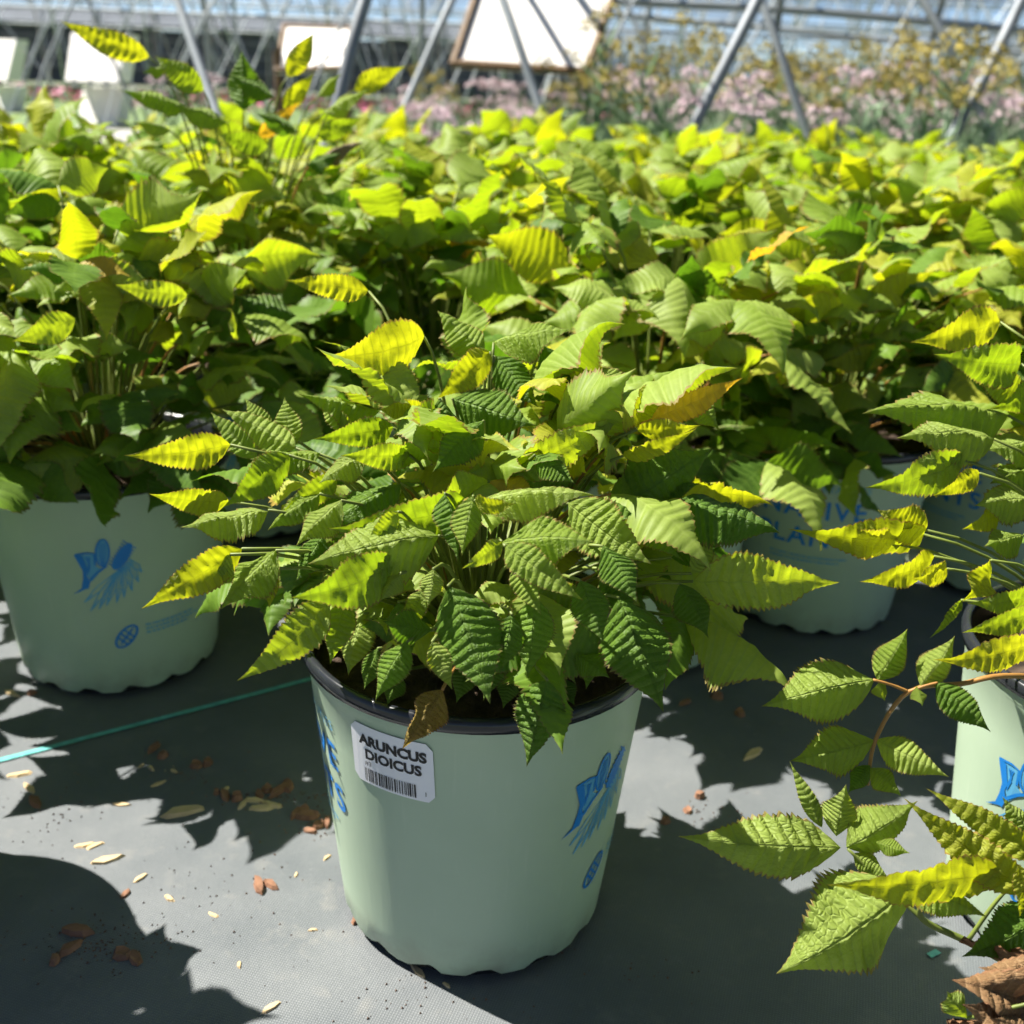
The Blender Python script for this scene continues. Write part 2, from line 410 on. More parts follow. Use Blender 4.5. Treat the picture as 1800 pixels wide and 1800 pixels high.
def butterfly_dark():
    B = Bag()
    B.add(([(-.70, .52), (-.52, .50), (-.42, .12), (-.46, -.05), (-.40, -.22), (-.46, -.42), (-.62, -.40), (-.56, -.15), (-.54, .08)], [(0, 1, 2, 8), (8, 2, 3, 7), (7, 3, 4), (7, 4, 5, 6)]))
    B.add(([(-.62, -.40), (-.50, -.41), (-.84, -.58)], [(0, 1, 2)]))
    B.add(stroke([(-.68, .52), (-.40, .57), (-.24, .54), (-.24, .22)], .05))
    for q in range(3): B.add(stroke([(-.42, .0 + q * .06), (-.36, .22 + q * .08), (-.44 + q * .05, .46)], .022))
    B.add(stroke([(-.05 + .36 * math.cos(1.48 + 0) * math.cos(a) - .15 * math.sin(a), .55 + .36 * math.cos(a)) for a in [k * math.pi / 10 for k in range(21)]], .045))
    for q in range(-1, 2): B.add(stroke([(-.08 + q * .02, .22), (-.05 + q * .06, .55), (-.03 + q * .05, .80)], .022))
    B.add(stroke([(-.42, -.20), (-.22, .02), (.02, .20)], .06))
    v, f = ell(.38, .40, .40, .15, math.radians(56)); B.add((v, f))
    for q in range(9): 
        a = math.radians(56); x0, y0 = .38 + (q - 4) * .085 * math.cos(a), .40 + (q - 4) * .085 * math.sin(a)
        B.add(stroke([(x0, y0), (x0 - .17 * math.sin(a), y0 + .17 * math.cos(a) + .05)], .030)); B.add(stroke([(x0, y0), (x0 + .17 * math.sin(a), y0 - .17 * math.cos(a) - .02)], .030))
    return B
def butterfly_pale():
    B = Bag()
    B.add(([(-.66, .50), (-.26, .53), (-.26, .22), (-.10, .10), (-.36, -.22), (-.50, .05)], [(0, 1, 2, 3, 4, 5)]))
    v, f = ell(-.05, .55, .34, .13, math.radians(86)); B.add((v, f))
    for q, (ex, ey) in enumerate([(-.60, -.80), (-.48, -1.05), (-.28, -1.0), (-.10, -.92), (.14, -.86), (.32, -.74), (.52, -.60), (.70, -.38), (.80, -.12)]):
        x0, y0 = .18 + q * .045, -.02 + q * .04; dx, dy = ex - x0, ey - y0; l = math.hypot(dx, dy); nx, ny = -dy / l * .07, dx / l * .07
        for s_ in (-1, 1): B.add(stroke([(x0, y0), (x0 + dx * .55 + nx * s_, y0 + dy * .55 + ny * s_), (ex, ey)], .026))
        B.add(stroke([(x0, y0), (x0 + dx * .9, y0 + dy * .9)], .018))
    return B
def icon_geo():
    B = Bag(); n = 24
    B.add(stroke([(.95 * math.cos(a) * .62 - .5 * math.sin(a) * .78, .95 * math.cos(a) * .78 + .5 * math.sin(a) * .62) for a in [2 * math.pi * k / n for k in range(n + 1)]], .16))
    for q in (-.45, -.1, .25): B.add(stroke([(q * .62 + .30, q * .78 - .28), (q * .62 - .26, q * .78 + .34)], .13))
    B.add(stroke([(-.4, -.55), (.45, .6)], .12))
    return B
def tiny_rows(widths, h, gap, seed):
    B = Bag(); R = random.Random(seed); y = 0
    for w in widths:
        x = 0
        while x < w:
            l = R.uniform(.002, .006); B.add(([(x, y), (x + l, y), (x + l, y + h), (x, y + h)], [(0, 1, 2, 3)])); x += l + R.uniform(.0008, .002)
        y -= gap
    return B
def sc_(B, s, dx=0, dy=0): return [(p[0] * s + dx, p[1] * s + dy) for p in B.v]
LOGO_Z = .164
_d = butterfly_dark(); ME_LOGO = mesh('butterfly_logo', wrapped(sc_(_d, .046), 0, LOGO_Z), _d.f, M_INK)
_d = butterfly_pale(); ME_PETAL = mesh('flower_print', wrapped(sc_(_d, .046), 0, LOGO_Z, .0005), _d.f, M_INK2)
_d = icon_geo(); ME_ICON = mesh('recycling_mark', wrapped(sc_(_d, .017), math.radians(6), .078), _d.f, M_INK)
_d = tiny_rows([.060, .066, .05], .0022, .0052, 2); ME_SMALL = mesh('small_print', wrapped([(p[0] + .035, p[1]) for p in _d.v], 0, .088), _d.f, M_INK2)
TXT = math.radians(-131)
def words():
    out_ = []
    for s, size, z, mt in (('AMERICAN BEAUTIES', .013, .213, M_INK2), ('NATIVE', .036, .174, M_INK), ('PLANTS', .036, .134, M_INK)):
        v, f = text_mesh(s, size, .0006 if size > .02 else 0, 'CENTER', 1.15)
        out_.append(mesh('lettering', wrapped(v, TXT, z), f, mt))
    d_ = tiny_rows([.10, .09], .0024, .006, 9); out_.append(mesh('small_print', wrapped([(p[0] - .05, p[1]) for p in d_.v], TXT, .116), d_.f, M_INK2))
    return out_
ME_WORDS = words()

def make_pot(parent, logo_deg, detail=True):
    b = obj('pot_body', ME_BODY, parent); b.rotation_euler.z = math.radians(logo_deg)
    obj('pot_base', ME_BASE, parent); obj('rim', ME_RIM, parent); obj('soil', ME_SOIL, parent)
    if detail:
        for me in [ME_LOGO, ME_PETAL, ME_ICON, ME_SMALL] + ME_WORDS: obj(me.name.split('.')[0], me, b)
    return b

# ------------------------------------------------------------------ plants
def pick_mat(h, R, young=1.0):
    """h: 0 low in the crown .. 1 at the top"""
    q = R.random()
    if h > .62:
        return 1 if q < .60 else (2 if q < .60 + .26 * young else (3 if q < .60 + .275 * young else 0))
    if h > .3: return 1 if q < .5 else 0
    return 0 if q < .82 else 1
def fronds(R, n, Rad, Hc, squash=(1, 1), z0=PH - .03, leafl=(.058, .098), tall=0.0, young=1.0, nl=(3, 7), skirt=0):
    """list of (stalk points, [(matrix, material index, height fraction)])"""
    res = []
    for k in range(n + skirt):
        tt = (k + .5) / n if k < n else R.uniform(.55, 1.0); az = k * 2.39996 + R.uniform(-.3, .3)
        r = Rad * (.10 + .86 * math.sqrt(tt)) * R.uniform(.7, 1.1)
        h = z0 + .03 + Hc * (1 - .92 * tt ** 1.7) * R.uniform(.72, 1.12) + (tall * R.uniform(.3, 1) if tt < .25 else 0)
        if tt > .2 and R.random() < .5: h = z0 + .02 + (h - z0 - .02) * R.uniform(.25, .8)
        if k >= n: h = z0 + .05 + R.uniform(.08, .85) * Hc; az = -math.pi / 2 + R.uniform(-1.6, 1.6); r = Rad * R.uniform(.35, .80)
        o = Vector((math.cos(az) * squash[0], math.sin(az) * squash[1], 0)); 
        base = Vector((o.x * .02, o.y * .02, z0)); node = Vector((o.x * r, o.y * r, h)); oo = o.normalized()
        ctrl = Vector((o.x * r * .35, o.y * r * .35, z0 + (h - z0) * .85))
        P = bez(base, ctrl, node, 6); leaves = []
        hf = (h - z0) / (Hc + .03)
        pitch = .65 - 1.35 * tt + R.uniform(-.35, .35)
        d0 = (oo * math.cos(pitch) + Vector((0, 0, math.sin(pitch)))).normalized()
        side = oo.cross(Vector((0, 0, 1)))
        ln = R.uniform(*leafl); cnt = R.randint(*nl)
        for q in range(cnt):
            if q == 0: b_, dd, l = node, d0, ln * 1.15
            else:
                s = 1 if q % 2 else -1; back = ((q + 1) // 2 - 1) * .28 + .02
                b_ = node - (node - P[3]) * min(.95, back)
                dd = (d0 * R.uniform(.15, .55) + side * s + Vector((0, 0, R.uniform(-.35, .25)))).normalized(); l = ln * R.uniform(.62, .98)
            nn = Vector((R.uniform(-.4, .4), R.uniform(-.4, .4), 1)) + oo * R.uniform(.0, .8) * (.3 + tt)
            if R.random() < .28:
                q_ = R.uniform(0, 6.28); nn = Vector((1.4 * math.cos(q_), 1.4 * math.sin(q_), .35))
            dd = (dd + Vector((0, 0, -.15 * tt))).normalized()
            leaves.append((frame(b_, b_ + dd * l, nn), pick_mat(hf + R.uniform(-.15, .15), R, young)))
        res.append((P, leaves, hf))
    return res
def add_fronds(plant, fr, R, stem_mat=None):
    for P, leaves, hf in fr:
        st = obj('stem', mesh('stem', *tube(P, .0022, .0013, 5), stem_mat or (M_STEM if R.random() < .7 else M_STEMR), True), plant)
        for M, mi in leaves:
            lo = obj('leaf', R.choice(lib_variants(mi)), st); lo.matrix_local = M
HERO_SEED = [100]
def hero(plant, base, tip, w, nrm, mi, droop=.6, fold=.25, twist=0, K=12, stem=True, flip=True, glow=True, parent=None, curl=.15, wave=.06):
    HERO_SEED[0] += 1; loc = plant.location
    if flip and mi != 5:
        if mi in (2, 3) or (mi == 1 and glow and HERO_SEED[0] % 10 < 4):       # blades hanging upright, with the sun behind them
            nrm = Vector((.55 + nrm.x, -2.2, .02)).normalized(); fold = .18; w *= .82
        else: fold = -(.40 + fold * 1.05)
        curl = curl * .5
    v, f, uv = leaf_geo(K, 4, 5, w * .92, fold, droop, twist, .014, wave, curl, HERO_SEED[0])
    me = mesh('leaf', v, f, LEAFM[mi], True, uv)
    par = parent
    if par is None and stem:
        b = base - loc; s0 = Vector((b.x * .12, b.y * .12, PH - .03))
        ctrl = Vector((b.x * .55, b.y * .55, max(b.z - .02, PH - .01)))
        par = obj('stem', mesh('stem', *tube(bez(s0, ctrl, b, 8), .0022, .0011, 5), M_STEM if mi < 3 else M_STEMR, True), plant)
    o = obj('leaf', me, par or plant); o.matrix_local = frame(base - loc, tip - loc, nrm); return o
def heroes(plant, rows):
    for r in rows:
        bx, by, tx, ty, Yb, Yt, w, nb, nc, mi = r[:10]; ex = r[10] if len(r) > 10 else {}
        hero(plant, at(bx, by, Yb), at(tx, ty, Yt), w, Vector((nc, -nb, 1)).normalized(), mi, **ex)
def plant_root(x, y, label, group=None, logo=0, detail=True, name='potted_plant'):
    e = obj(name, None, None, None, (x, y, 0)); e.empty_display_size = .05
    tag(e, label, 'potted plant', group); make_pot(e, logo, detail); return e

# --- the plant with the sticker, standing in the middle
main = plant_root(-.023, .822, 'bushy potted plant with white name sticker on its mint green pot', logo=50)
heroes(main, [
 (745,592,572,628,.86,.80,.62,.8,-.2,2,dict(droop=.7,fold=.35)), (648,512,498,492,.92,.90,.42,.4,-.2,2,dict(droop=.5,fold=.5)),
 (405,782,218,800,.74,.70,.46,.9,.5,2,dict(droop=.5,fold=.7)), (402,882,262,868,.72,.68,.46,1.0,-.2,2,dict(droop=.3,fold=.5)),
 (472,897,315,928,.70,.66,.52,.9,-.3,1,dict(droop=.4)), (425,965,248,1070,.66,.62,.46,1.2,-.5,2,dict(droop=.7,fold=.6)),
 (405,975,355,1037,.65,.64,.7,2,-.4,1), (485,968,388,1072,.67,.63,.6,1.5,-.4,1,dict(droop=.8)), (480,1000,473,1070,.66,.65,.5,2,-.5,2),
 (578,1052,416,1196,.66,.62,.46,1.5,-.5,1,dict(droop=1.0,fold=.5)), (692,985,510,1050,.64,.60,.62,1.4,-.3,1,dict(droop=.9,fold=.3)),
 (705,850,562,935,.74,.70,.5,1.2,-.4,0,dict(droop=.8)), (820,878,575,928,.70,.66,.42,.9,-.2,1,dict(droop=1.1,fold=.4)), (772,942,540,992,.66,.62,.6,1.3,-.2,1,dict(droop=.9)),
 (832,872,812,978,.66,.63,.5,3,.5,1,dict(droop=.3)), (782,868,802,985,.67,.64,.5,2,1.6,0,dict(droop=.8)), (838,882,1048,872,.66,.64,.36,.7,.2,1,dict(droop=.9,fold=.5)),
 (835,880,905,885,.65,.63,.6,1.0,.2,2), (880,955,1048,953,.63,.60,.56,1.2,.3,1,dict(droop=.8)), (888,960,1026,1056,.62,.59,.46,1.6,.4,1,dict(droop=.9,fold=.4)), (882,952,812,1000,.63,.61,.56,1.6,-.2,1),
 (1000,885,1146,992,.70,.66,.72,1.8,.3,1,dict(droop=.5)), (893,832,1102,722,.74,.76,.42,1.1,.4,1,dict(droop=.5,fold=.6)), (1020,655,1140,700,.86,.84,.8,1.0,.3,1),
 (1118,752,1150,664,.76,.80,.6,1.5,-.2,2), (1145,738,1306,664,.76,.78,.40,.9,.4,3,dict(droop=.2,fold=.4)), (1120,756,1232,748,.75,.73,.52,.9,.2,2), (1095,802,1225,752,.75,.72,.34,1.2,.2,2,dict(fold=.5)),
 (1212,690,1266,757,.80,.79,.65,1.6,.3,1), (1098,888,1254,788,.74,.77,.68,2.5,.6,0,dict(droop=.3)), (1180,882,1372,938,.74,.72,.62,.9,.6,0,dict(droop=1.0,fold=.3)),
 (1218,1022,1476,1022,.72,.70,.62,1.6,.3,1,dict(droop=.3,fold=.1)), (1215,1008,1250,938,.71,.73,.7,1.6,.2,1), (1195,1025,1246,1122,.70,.68,.66,1.8,.4,0),
 (1088,1050,1166,1252,.66,.62,.66,2.4,.3,0,dict(droop=.5)), (1075,880,1202,988,.72,.70,.45,1.0,.6,0,dict(droop=.7)), (788,1030,862,1238,.62,.58,.60,2.6,0,0,dict(droop=.4,fold=.2)),
 (942,1050,926,1192,.63,.61,.60,2.4,0,0), (962,1195,926,1346,.61,.60,.60,3,-.2,0,dict(droop=.4)), (760,1128,795,1212,.60,.59,.6,2,.2,1), (778,1212,708,1316,.61,.60,.52,2,-.6,4,dict(droop=.9,curl=.6,wave=.2)),
 (606,1045,580,1168,.68,.66,.62,1.8,-.5,1,dict(wave=.14)), (716,1128,660,1232,.62,.60,.56,1.8,-.4,0), (1005,1145,1072,1192,.66,.64,.7,2,.3,0), (758,1108,672,1092,.64,.62,.66,1.5,-.2,0), (762,1000,752,1066,.62,.61,.7,1.5,0,1), (704,1008,668,1056,.63,.62,.7,1.4,-.3,1),
 (668,722,525,692,.84,.82,.46,.6,-.3,1,dict(droop=.3,fold=.4)), (520,788,388,718,.78,.80,.42,.8,-.4,1,dict(droop=.2)), (452,805,370,724,.77,.79,.5,1,-.3,1), (515,785,500,698,.80,.82,.7,1,-.2,1),
 (692,752,550,772,.80,.77,.48,.8,-.2,1), (720,800,598,800,.76,.73,.5,.9,0,1), (750,722,664,720,.80,.79,.7,1,0,2), (772,700,808,792,.78,.76,.62,1.8,1.2,0), (795,700,942,748,.80,.78,.7,2,.3,0),
 (868,602,1012,578,.86,.84,.56,.7,.1,1,dict(droop=.8)), (852,620,768,545,.86,.88,.6,.8,-.2,1), (862,618,768,702,.84,.80,.6,1.6,-.3,2), (870,625,946,716,.84,.81,.6,2,.2,0), (955,608,1012,700,.86,.84,.7,2.2,.3,0),
 (592,838,488,908,.74,.71,.5,.9,-.4,1), (508,800,392,892,.75,.71,.6,1.4,-.4,1), (562,798,436,806,.77,.74,.5,.6,-.2,1), (568,940,520,1022,.70,.68,.66,2,-.4,0), (600,880,520,960,.70,.67,.6,1.4,-.3,1), (640,800,560,850,.75,.72,.56,1,-.2,1),
 (850,740,760,830,.74,.71,.6,1.6,-.2,0), (940,800,1010,850,.72,.70,.6,1.4,.3,0), (700,900,640,960,.66,.64,.6,1.4,-.3,1), (1060,960,1120,1060,.66,.63,.6,2,.3,0), (900,1080,880,1180,.62,.60,.66,2.4,0,0), (1020,1020,1060,1130,.64,.62,.66,2.4,.1,0),
 (640,1078,612,1188,.72,.69,.6,2,-.4,1), (700,1058,722,1162,.68,.66,.6,2.2,0,0), (822,1062,800,1150,.66,.64,.6,2.2,-.2,0), (872,1140,850,1232,.68,.66,.62,2.4,-.1,0), (992,1080,1002,1182,.68,.66,.62,2.4,.1,0), (1042,1120,1030,1212,.70,.68,.6,2.2,.2,0), (742,1038,700,1122,.66,.64,.6,1.8,-.3,1), (664,1140,640,1212,.70,.68,.6,2,-.3,0),
 (902,1000,952,1082,.64,.62,.6,1.8,.2,1), (962,1100,1012,1202,.68,.66,.6,2.2,.3,0), (1062,1000,1112,1100,.68,.66,.6,2,.3,0), (830,1160,802,1236,.70,.68,.62,2.4,0,0), (902,1178,884,1246,.70,.68,.64,2.4,0,0), (612,980,560,1062,.70,.68,.6,1.6,-.4,1), (562,868,470,932,.72,.70,.54,1.2,-.4,1), (640,900,560,900,.74,.71,.5,.9,-.2,1), (700,1180,680,1240,.71,.69,.7,2.4,-.2,0), (980,1190,1010,1240,.72,.70,.7,2.4,.2,0),
 (480,760,430,700,.80,.82,.5,1,-.3,1), (620,760,560,700,.82,.84,.5,.9,-.3,1), (700,660,640,600,.86,.88,.5,.9,-.3,1), (1000,760,1060,690,.80,.83,.5,1,.3,1), (1150,870,1230,850,.76,.76,.5,1.4,.3,0), (1180,980,1270,960,.74,.74,.5,1.2,.3,0),
])
R = random.Random(11)
add_fronds(main, [q for q in fronds(R, 58, .20, .19, leafl=(.055, .088)) if not (q[0][-1].y < -.04 and q[0][-1].z < .33 and (q[0][-1].x ** 2 + q[0][-1].y ** 2) ** .5 > .112)], R)
# sticker with the plant's name
def sticker(par, th, z0, w, h):
    n = 14; v, f = [], []
    c = .006
    for j in range(2):
        for i in range(n + 1):
            s = -w / 2 + w * i / n; ins = c if (i in (0, n)) else (c * .3 if i in (1, n - 1) and False else 0)
            v.append((s, (-h / 2 + ins) if j == 0 else (h / 2 - ins)))
    for i in range(n): f.append((i, i + 1, n + 2 + i, n + 1 + i))
    st = obj('label_sticker', mesh('label_sticker', wrapped(v, th, z0, .0009), f, M_PAPER), par)
    st['label'] = 'white printed name sticker with barcode'
    for s, size, y, b in (('ARUNCUS', .0125, .010, .0006), ('DIOICUS', .0125, -.003, .0005), ('#3', .006, -.0095, 0), ('1', .006, -.022, 0)):
        vv, ff = text_mesh(s, size, b)
        dx = {'#3': -.020, '1': .029}.get(s, .002)
        obj('lettering', mesh('lettering', wrapped([(p[0] + dx, p[1] + y) for p in vv], th, z0, .0013), ff, M_TEXTK), st)
    B = Bag(); x = -.024; R = random.Random(4)
    while x < .022:
        l = R.choice((.0006, .0009, .0014)); B.add(([(x, -.025), (x + l, -.025), (x + l, -.0125), (x, -.0125)], [(0, 1, 2, 3)])); x += l + R.choice((.0006, .0009, .0013))
    obj('barcode', mesh('barcode', wrapped(B.v, th, z0, .0013), B.f, M_TEXTK), st)
sticker(main, math.radians(-26), .213, .072, .055)

# --- sunlit pot at its side with the trailing frond
right = plant_root(.536, .822, 'leafy potted plant in sunlit mint pot with trailing amber-stemmed frond', logo=-57)
heroes(right, [
 (1772,730,1515,728,.84,.78,.40,.8,-.2,1,dict(droop=.5,fold=.4)), (1748,772,1575,770,.80,.76,.44,.9,-.2,1), (1692,808,1520,856,.78,.74,.48,1.0,-.3,1,dict(droop=.6)), (1722,832,1638,872,.76,.74,.5,1,-.3,2), (1800,705,1700,640,.88,.88,.6,1,-.2,1), (1795,640,1640,622,.88,.84,.5,.7,-.2,1,dict(droop=.8)),
 (1625,940,1385,930,.80,.74,.30,.8,-.2,2,dict(fold=.5,wave=.12)), (1570,955,1448,938,.78,.75,.5,1.0,-.2,2), (1628,932,1542,896,.78,.78,.95,1.8,-.3,2), (1642,978,1510,1022,.76,.72,.42,1.0,-.3,2), (1665,1000,1604,1018,.74,.72,.75,1.2,-.2,2), (1742,985,1692,1058,.72,.70,.85,1.6,-.2,2,dict(wave=.15)),
 (1830,1040,1700,1060,.72,.70,.5,.9,-.2,1), (1830,1070,1690,1112,.70,.68,.45,.9,-.2,1), (1830,1122,1640,1160,.68,.65,.40,.9,-.3,2,dict(fold=.4)), (1690,1055,1634,1122,.74,.72,.3,1.2,-.6,1), (1758,566,1600,602,.92,.88,.52,.8,-.2,2), (1820,880,1712,890,.78,.76,.6,1,-.2,1), (1800,940,1730,960,.76,.74,.7,1,-.2,1), (1760,900,1690,930,.78,.76,.6,1,0,2),
 (1830,780,1730,790,.84,.80,.6,.9,-.2,1), (1840,830,1740,850,.82,.78,.6,.9,-.2,1), (1830,680,1740,720,.88,.85,.6,.9,-.2,1),
])
def stem_path(plant, P, r0, r1, mat):
    return obj('stem', mesh('stem', *tube(catmull([p - plant.location for p in P], 6), r0, r1, 6), mat, True), plant)
st = stem_path(right, [Vector((.52, .79, .25)), at(1790,1188,.70), at(1690,1202,.69), at(1597,1216,.68), at(1540,1298,.67), at(1525,1380,.66)], .0022, .0014, M_STEMR)
for r in [(1537,1195,1338,1242,.68,.66,.56,1.4,-.3,1,dict(droop=.6,fold=.3)), (1542,1196,1596,1104,.68,.70,.56,1.2,-.3,1,dict(fold=.4)), (1545,1200,1556,1232,.68,.68,.8,2,.2,1), (1618,1206,1678,1118,.68,.70,.56,1.3,-.2,1,dict(fold=.4)), (1612,1206,1622,1242,.68,.67,.85,2,.2,1), (1645,1200,1742,1287,.68,.66,.52,1.5,-.1,0,dict(droop=.7)),
          (1537,1302,1388,1338,.67,.65,.56,1.3,-.2,1,dict(droop=.7)), (1540,1300,1668,1366,.67,.65,.50,1.4,.1,1,dict(droop=.7)), (1530,1345,1490,1395,.66,.65,.6,1.5,-.2,0), (1530,1350,1585,1400,.66,.65,.66,1.5,.2,1)]:
    hero(right, at(r[0], r[1], r[4]), at(r[2], r[3], r[5]), r[6], Vector((r[8], -r[7], 1)).normalized(), r[9], parent=st, glow=False, **(r[10] if len(r) > 10 else {}))
st2 = stem_path(right, [at(1597,1216,.68), at(1565,1203,.68), at(1535,1195,.68)], .0014, .0010, M_STEMR)
st3 = stem_path(right, [at(1597,1216,.68), at(1625,1206,.68), at(1648,1200,.68)], .0014, .0010, M_STEMR)
R = random.Random(12); add_fronds(right, [q for q in fronds(R, 44, .20, .23, nl=(4, 6), skirt=3) if not (q[0][-1].x < -.03 and q[0][-1].z < .37)], R)

# --- nearer pot beyond the edge whose fronds reach into view
near = plant_root(.60, .50, 'potted plant by the cloth edge with sharp serrated fronds and browned leaves', logo=-120)
st = stem_path(near, [Vector((.60, .50, .24)), at(1900,1765,.54), at(1800,1708,.55), at(1700,1655,.56), at(1620,1614,.56), at(1626,1570,.56), at(1610,1530,.57)], .0030, .0016, M_STEM)
for r in [(1478,1490,1192,1470,.58,.56,.38,1.3,-.2,1,dict(droop=.5,fold=.15)), (1488,1490,1612,1408,.58,.60,.58,1.4,.2,1,dict(fold=.35)), (1445,1455,1388,1338,.59,.61,.26,1.0,-.5,1), (1470,1470,1488,1378,.59,.60,.7,1.4,-.2,1),
          (1762,1532,1452,1556,.56,.54,.40,1.1,-.2,2,dict(droop=.5,fold=.5)), (1602,1558,1364,1712,.56,.53,.66,1.9,-.1,1,dict(droop=.7,fold=.25)), (1588,1556,1735,1612,.56,.54,.50,1.2,.2,1,dict(droop=.6)),
          (1812,1572,1588,1402,.55,.58,.36,1.2,.3,2,dict(droop=.2,fold=.2)), (1830,1510,1628,1386,.56,.59,.34,1.2,.3,2,dict(droop=.2,fold=.2)), (1500,1500,1562,1545,.58,.57,.6,1.2,.2,1), (1540,1480,1600,1500,.58,.57,.6,1.2,.1,1),
          (1850,1600,1690,1682,.55,.53,.5,1.3,0,0), (1790,1520,1792,1612,.55,.54,.6,1.6,.8,2), (1820,1480,1760,1400,.57,.58,.5,1.2,.1,1)]:
    hero(near, at(r[0], r[1], r[4]), at(r[2], r[3], r[5]), r[6], Vector((r[8], -r[7], 1)).normalized(), r[9], parent=st, glow=False, **(r[10] if len(r) > 10 else {}))
stem_path(near, [at(1620,1614,.56), at(1560,1560,.57), at(1490,1492,.58)], .0015, .0010, M_STEM)
stem_path(near, [at(1700,1655,.56), at(1755,1580,.56), at(1800,1540,.56)], .0016, .0010, M_STEM)
for r in [(1840,1770,1672,1722,.52,.50,.62,1.2,0,5,dict(droop=1.4,curl=1.2,wave=.4,fold=.8)), (1860,1740,1720,1700,.52,.51,.6,1.0,.3,5,dict(droop=1.2,curl=1.3,wave=.4,fold=.7)), (1820,1800,1690,1765,.50,.49,.6,1.2,.2,5,dict(droop=1.0,curl=.9,wave=.35)), (1700,1790,1664,1742,.49,.49,.7,1.4,-.2,1,dict(curl=.6)), (1850,1830,1740,1790,.50,.48,.6,1.2,0,5,dict(curl=1.0,wave=.4))]:
    hero(near, at(r[0], r[1], r[4]), at(r[2], r[3], r[5]), r[6], Vector((r[8], -r[7], 1)).normalized(), r[9], **r[10])
R = random.Random(13); add_fronds(near, fronds(R, 16, .15, .14), R)

# --- the pot beside the turquoise stripe
left = plant_root(-.485, 1.232, 'bushy potted plant in shaded butterfly-print pot behind the turquoise stripe', logo=18)
R = random.Random(21); add_fronds(left, fronds(R, 44, .26, .26, leafl=(.066, .106), nl=(4, 6), skirt=26), R)
heroes(left, [(520,555,390,520,1.20,1.18,.5,1.2,-.2,0), (440,500,360,470,1.2,1.2,.5,.8,-.2,1), (330,520,200,500,1.1,1.08,.5,.9,-.2,1), (130,560,20,600,1.05,1.0,.6,1.2,-.2,1)])
# --- plants standing off the frame's edge, known from the shadows they throw
edge_a = plant_root(-.620, .760, 'potted plant beside the cloth whose round rim shadow falls forward', logo=200)
R = random.Random(31); add_fronds(edge_a, [q for q in fronds(R, 46, .15, .19, leafl=(.05, .08)) if q[0][-1].y < .03], R)
edge_b = plant_root(-.975, 1.13, 'potted plant beside the butterfly-print pot with spreading lower leaves', logo=100)
R = random.Random(32); add_fronds(edge_b, fronds(R, 34, .22, .22), R)
# --- second row behind
behind = plant_root(.165, 1.325, 'potted plant just behind the stickered plant, pot half hidden by its leaves', logo=22)
R = random.Random(41); add_fronds(behind, fronds(R, 40, .26, .25, leafl=(.072, .112), nl=(4, 6), skirt=18), R)
lants = plant_root(.430, 1.455, 'potted plant with large blue lettering facing out from its shaded pot', logo=112)
R = random.Random(42); add_fronds(lants, fronds(R, 40, .25, .25, leafl=(.072, .112), nl=(4, 6), skirt=10), R)
heroes(lants, [(1480,545,1250,470,1.35,1.35,.42,.9,-.2,2,dict(fold=.3)), (1500,540,1645,475,1.35,1.38,.46,.9,.2,2), (1480,535,1350,545,1.3,1.28,.5,1,-.2,2), (1560,620,1440,640,1.3,1.28,.5,.9,0,2)])
far2 = plant_root(.735, 1.60, 'potted plant between the lettered pot and the sunlit pot', logo=70)
R = random.Random(43); add_fronds(far2, fronds(R, 40, .26, .24, leafl=(.072, .112), nl=(4, 6), skirt=16), R)
# --- the tall one with long shoots above the rest
tallp = plant_root(-.42, 1.70, 'tall potted plant whose long shoots rise above all the others', logo=0)
heroes(tallp, [(262,100,105,36,1.62,1.60,.40,.9,-.2,2,dict(droop=.4)), (292,118,250,128,1.62,1.60,.7,1,0,1), (358,160,272,98,1.62,1.62,.62,1.2,-.2,1), (428,195,425,88,1.66,1.68,.66,2.2,.2,0), (505,135,553,56,1.66,1.70,.5,1.6,.2,2), (622,158,714,116,1.66,1.66,.5,1.2,.3,2), (498,192,552,128,1.66,1.68,.5,1.4,.3,2), (570,198,652,158,1.64,1.62,.44,1.0,.3,1), (455,242,528,178,1.62,1.64,.4,1.2,.3,3),
 (562,278,640,250,1.60,1.58,.45,1,.2,6), (330,190,210,160,1.62,1.60,.44,.9,-.2,1), (400,215,300,185,1.62,1.60,.5,1,-.2,1), (520,230,450,200,1.60,1.58,.6,1.4,-.2,0), (560,240,640,205,1.60,1.58,.5,1,.2,1), (470,260,380,235,1.6,1.58,.6,1.2,-.2,1), (540,290,600,270,1.6,1.58,.6,1.2,.2,0), (300,230,230,215,1.60,1.58,.5,1,-.2,1), (480,170,400,130,1.66,1.66,.5,1.3,0,0), (560,170,600,130,1.68,1.68,.5,1.3,.2,1)])
R = random.Random(51); add_fronds(tallp, fronds(R, 46, .25, .29, leafl=(.072, .112), nl=(4, 6), skirt=6), R)

# --- the packed block behind: a few patterns, every copy an object with its own leaves
GROUP = 'plants packed in the block behind the front pots'
def protos(n):
    out_ = []
    for k in range(n):
        R = random.Random(60 + k)
        fr = fronds(R, 58, .26, .245, leafl=(.068, .110), nl=(4, 6), tall=.015, young=1.0)
        fr.sort(key=lambda q: -q[2])
        top = [l for q in fr[:21] for l in q[1]]; low = [l for q in fr[21:] for l in q[1]]
        B = Bag(); uv = []
        g = [leaf_geo(12, 2, 1, .6, .25, .7, .2, .016, .06, .15, 900 + q) for q in range(4)]
        for M, mi in low:
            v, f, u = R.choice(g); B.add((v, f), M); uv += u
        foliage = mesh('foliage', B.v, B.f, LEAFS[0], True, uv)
        S = Bag()
        for P, lv, hf in fr: S.add(tube(P, .0022, .0013, 4))
        out_.append((top, foliage, mesh('stems', S.v, S.f, M_STEM, True)))
    return out_
PROT = protos(5)
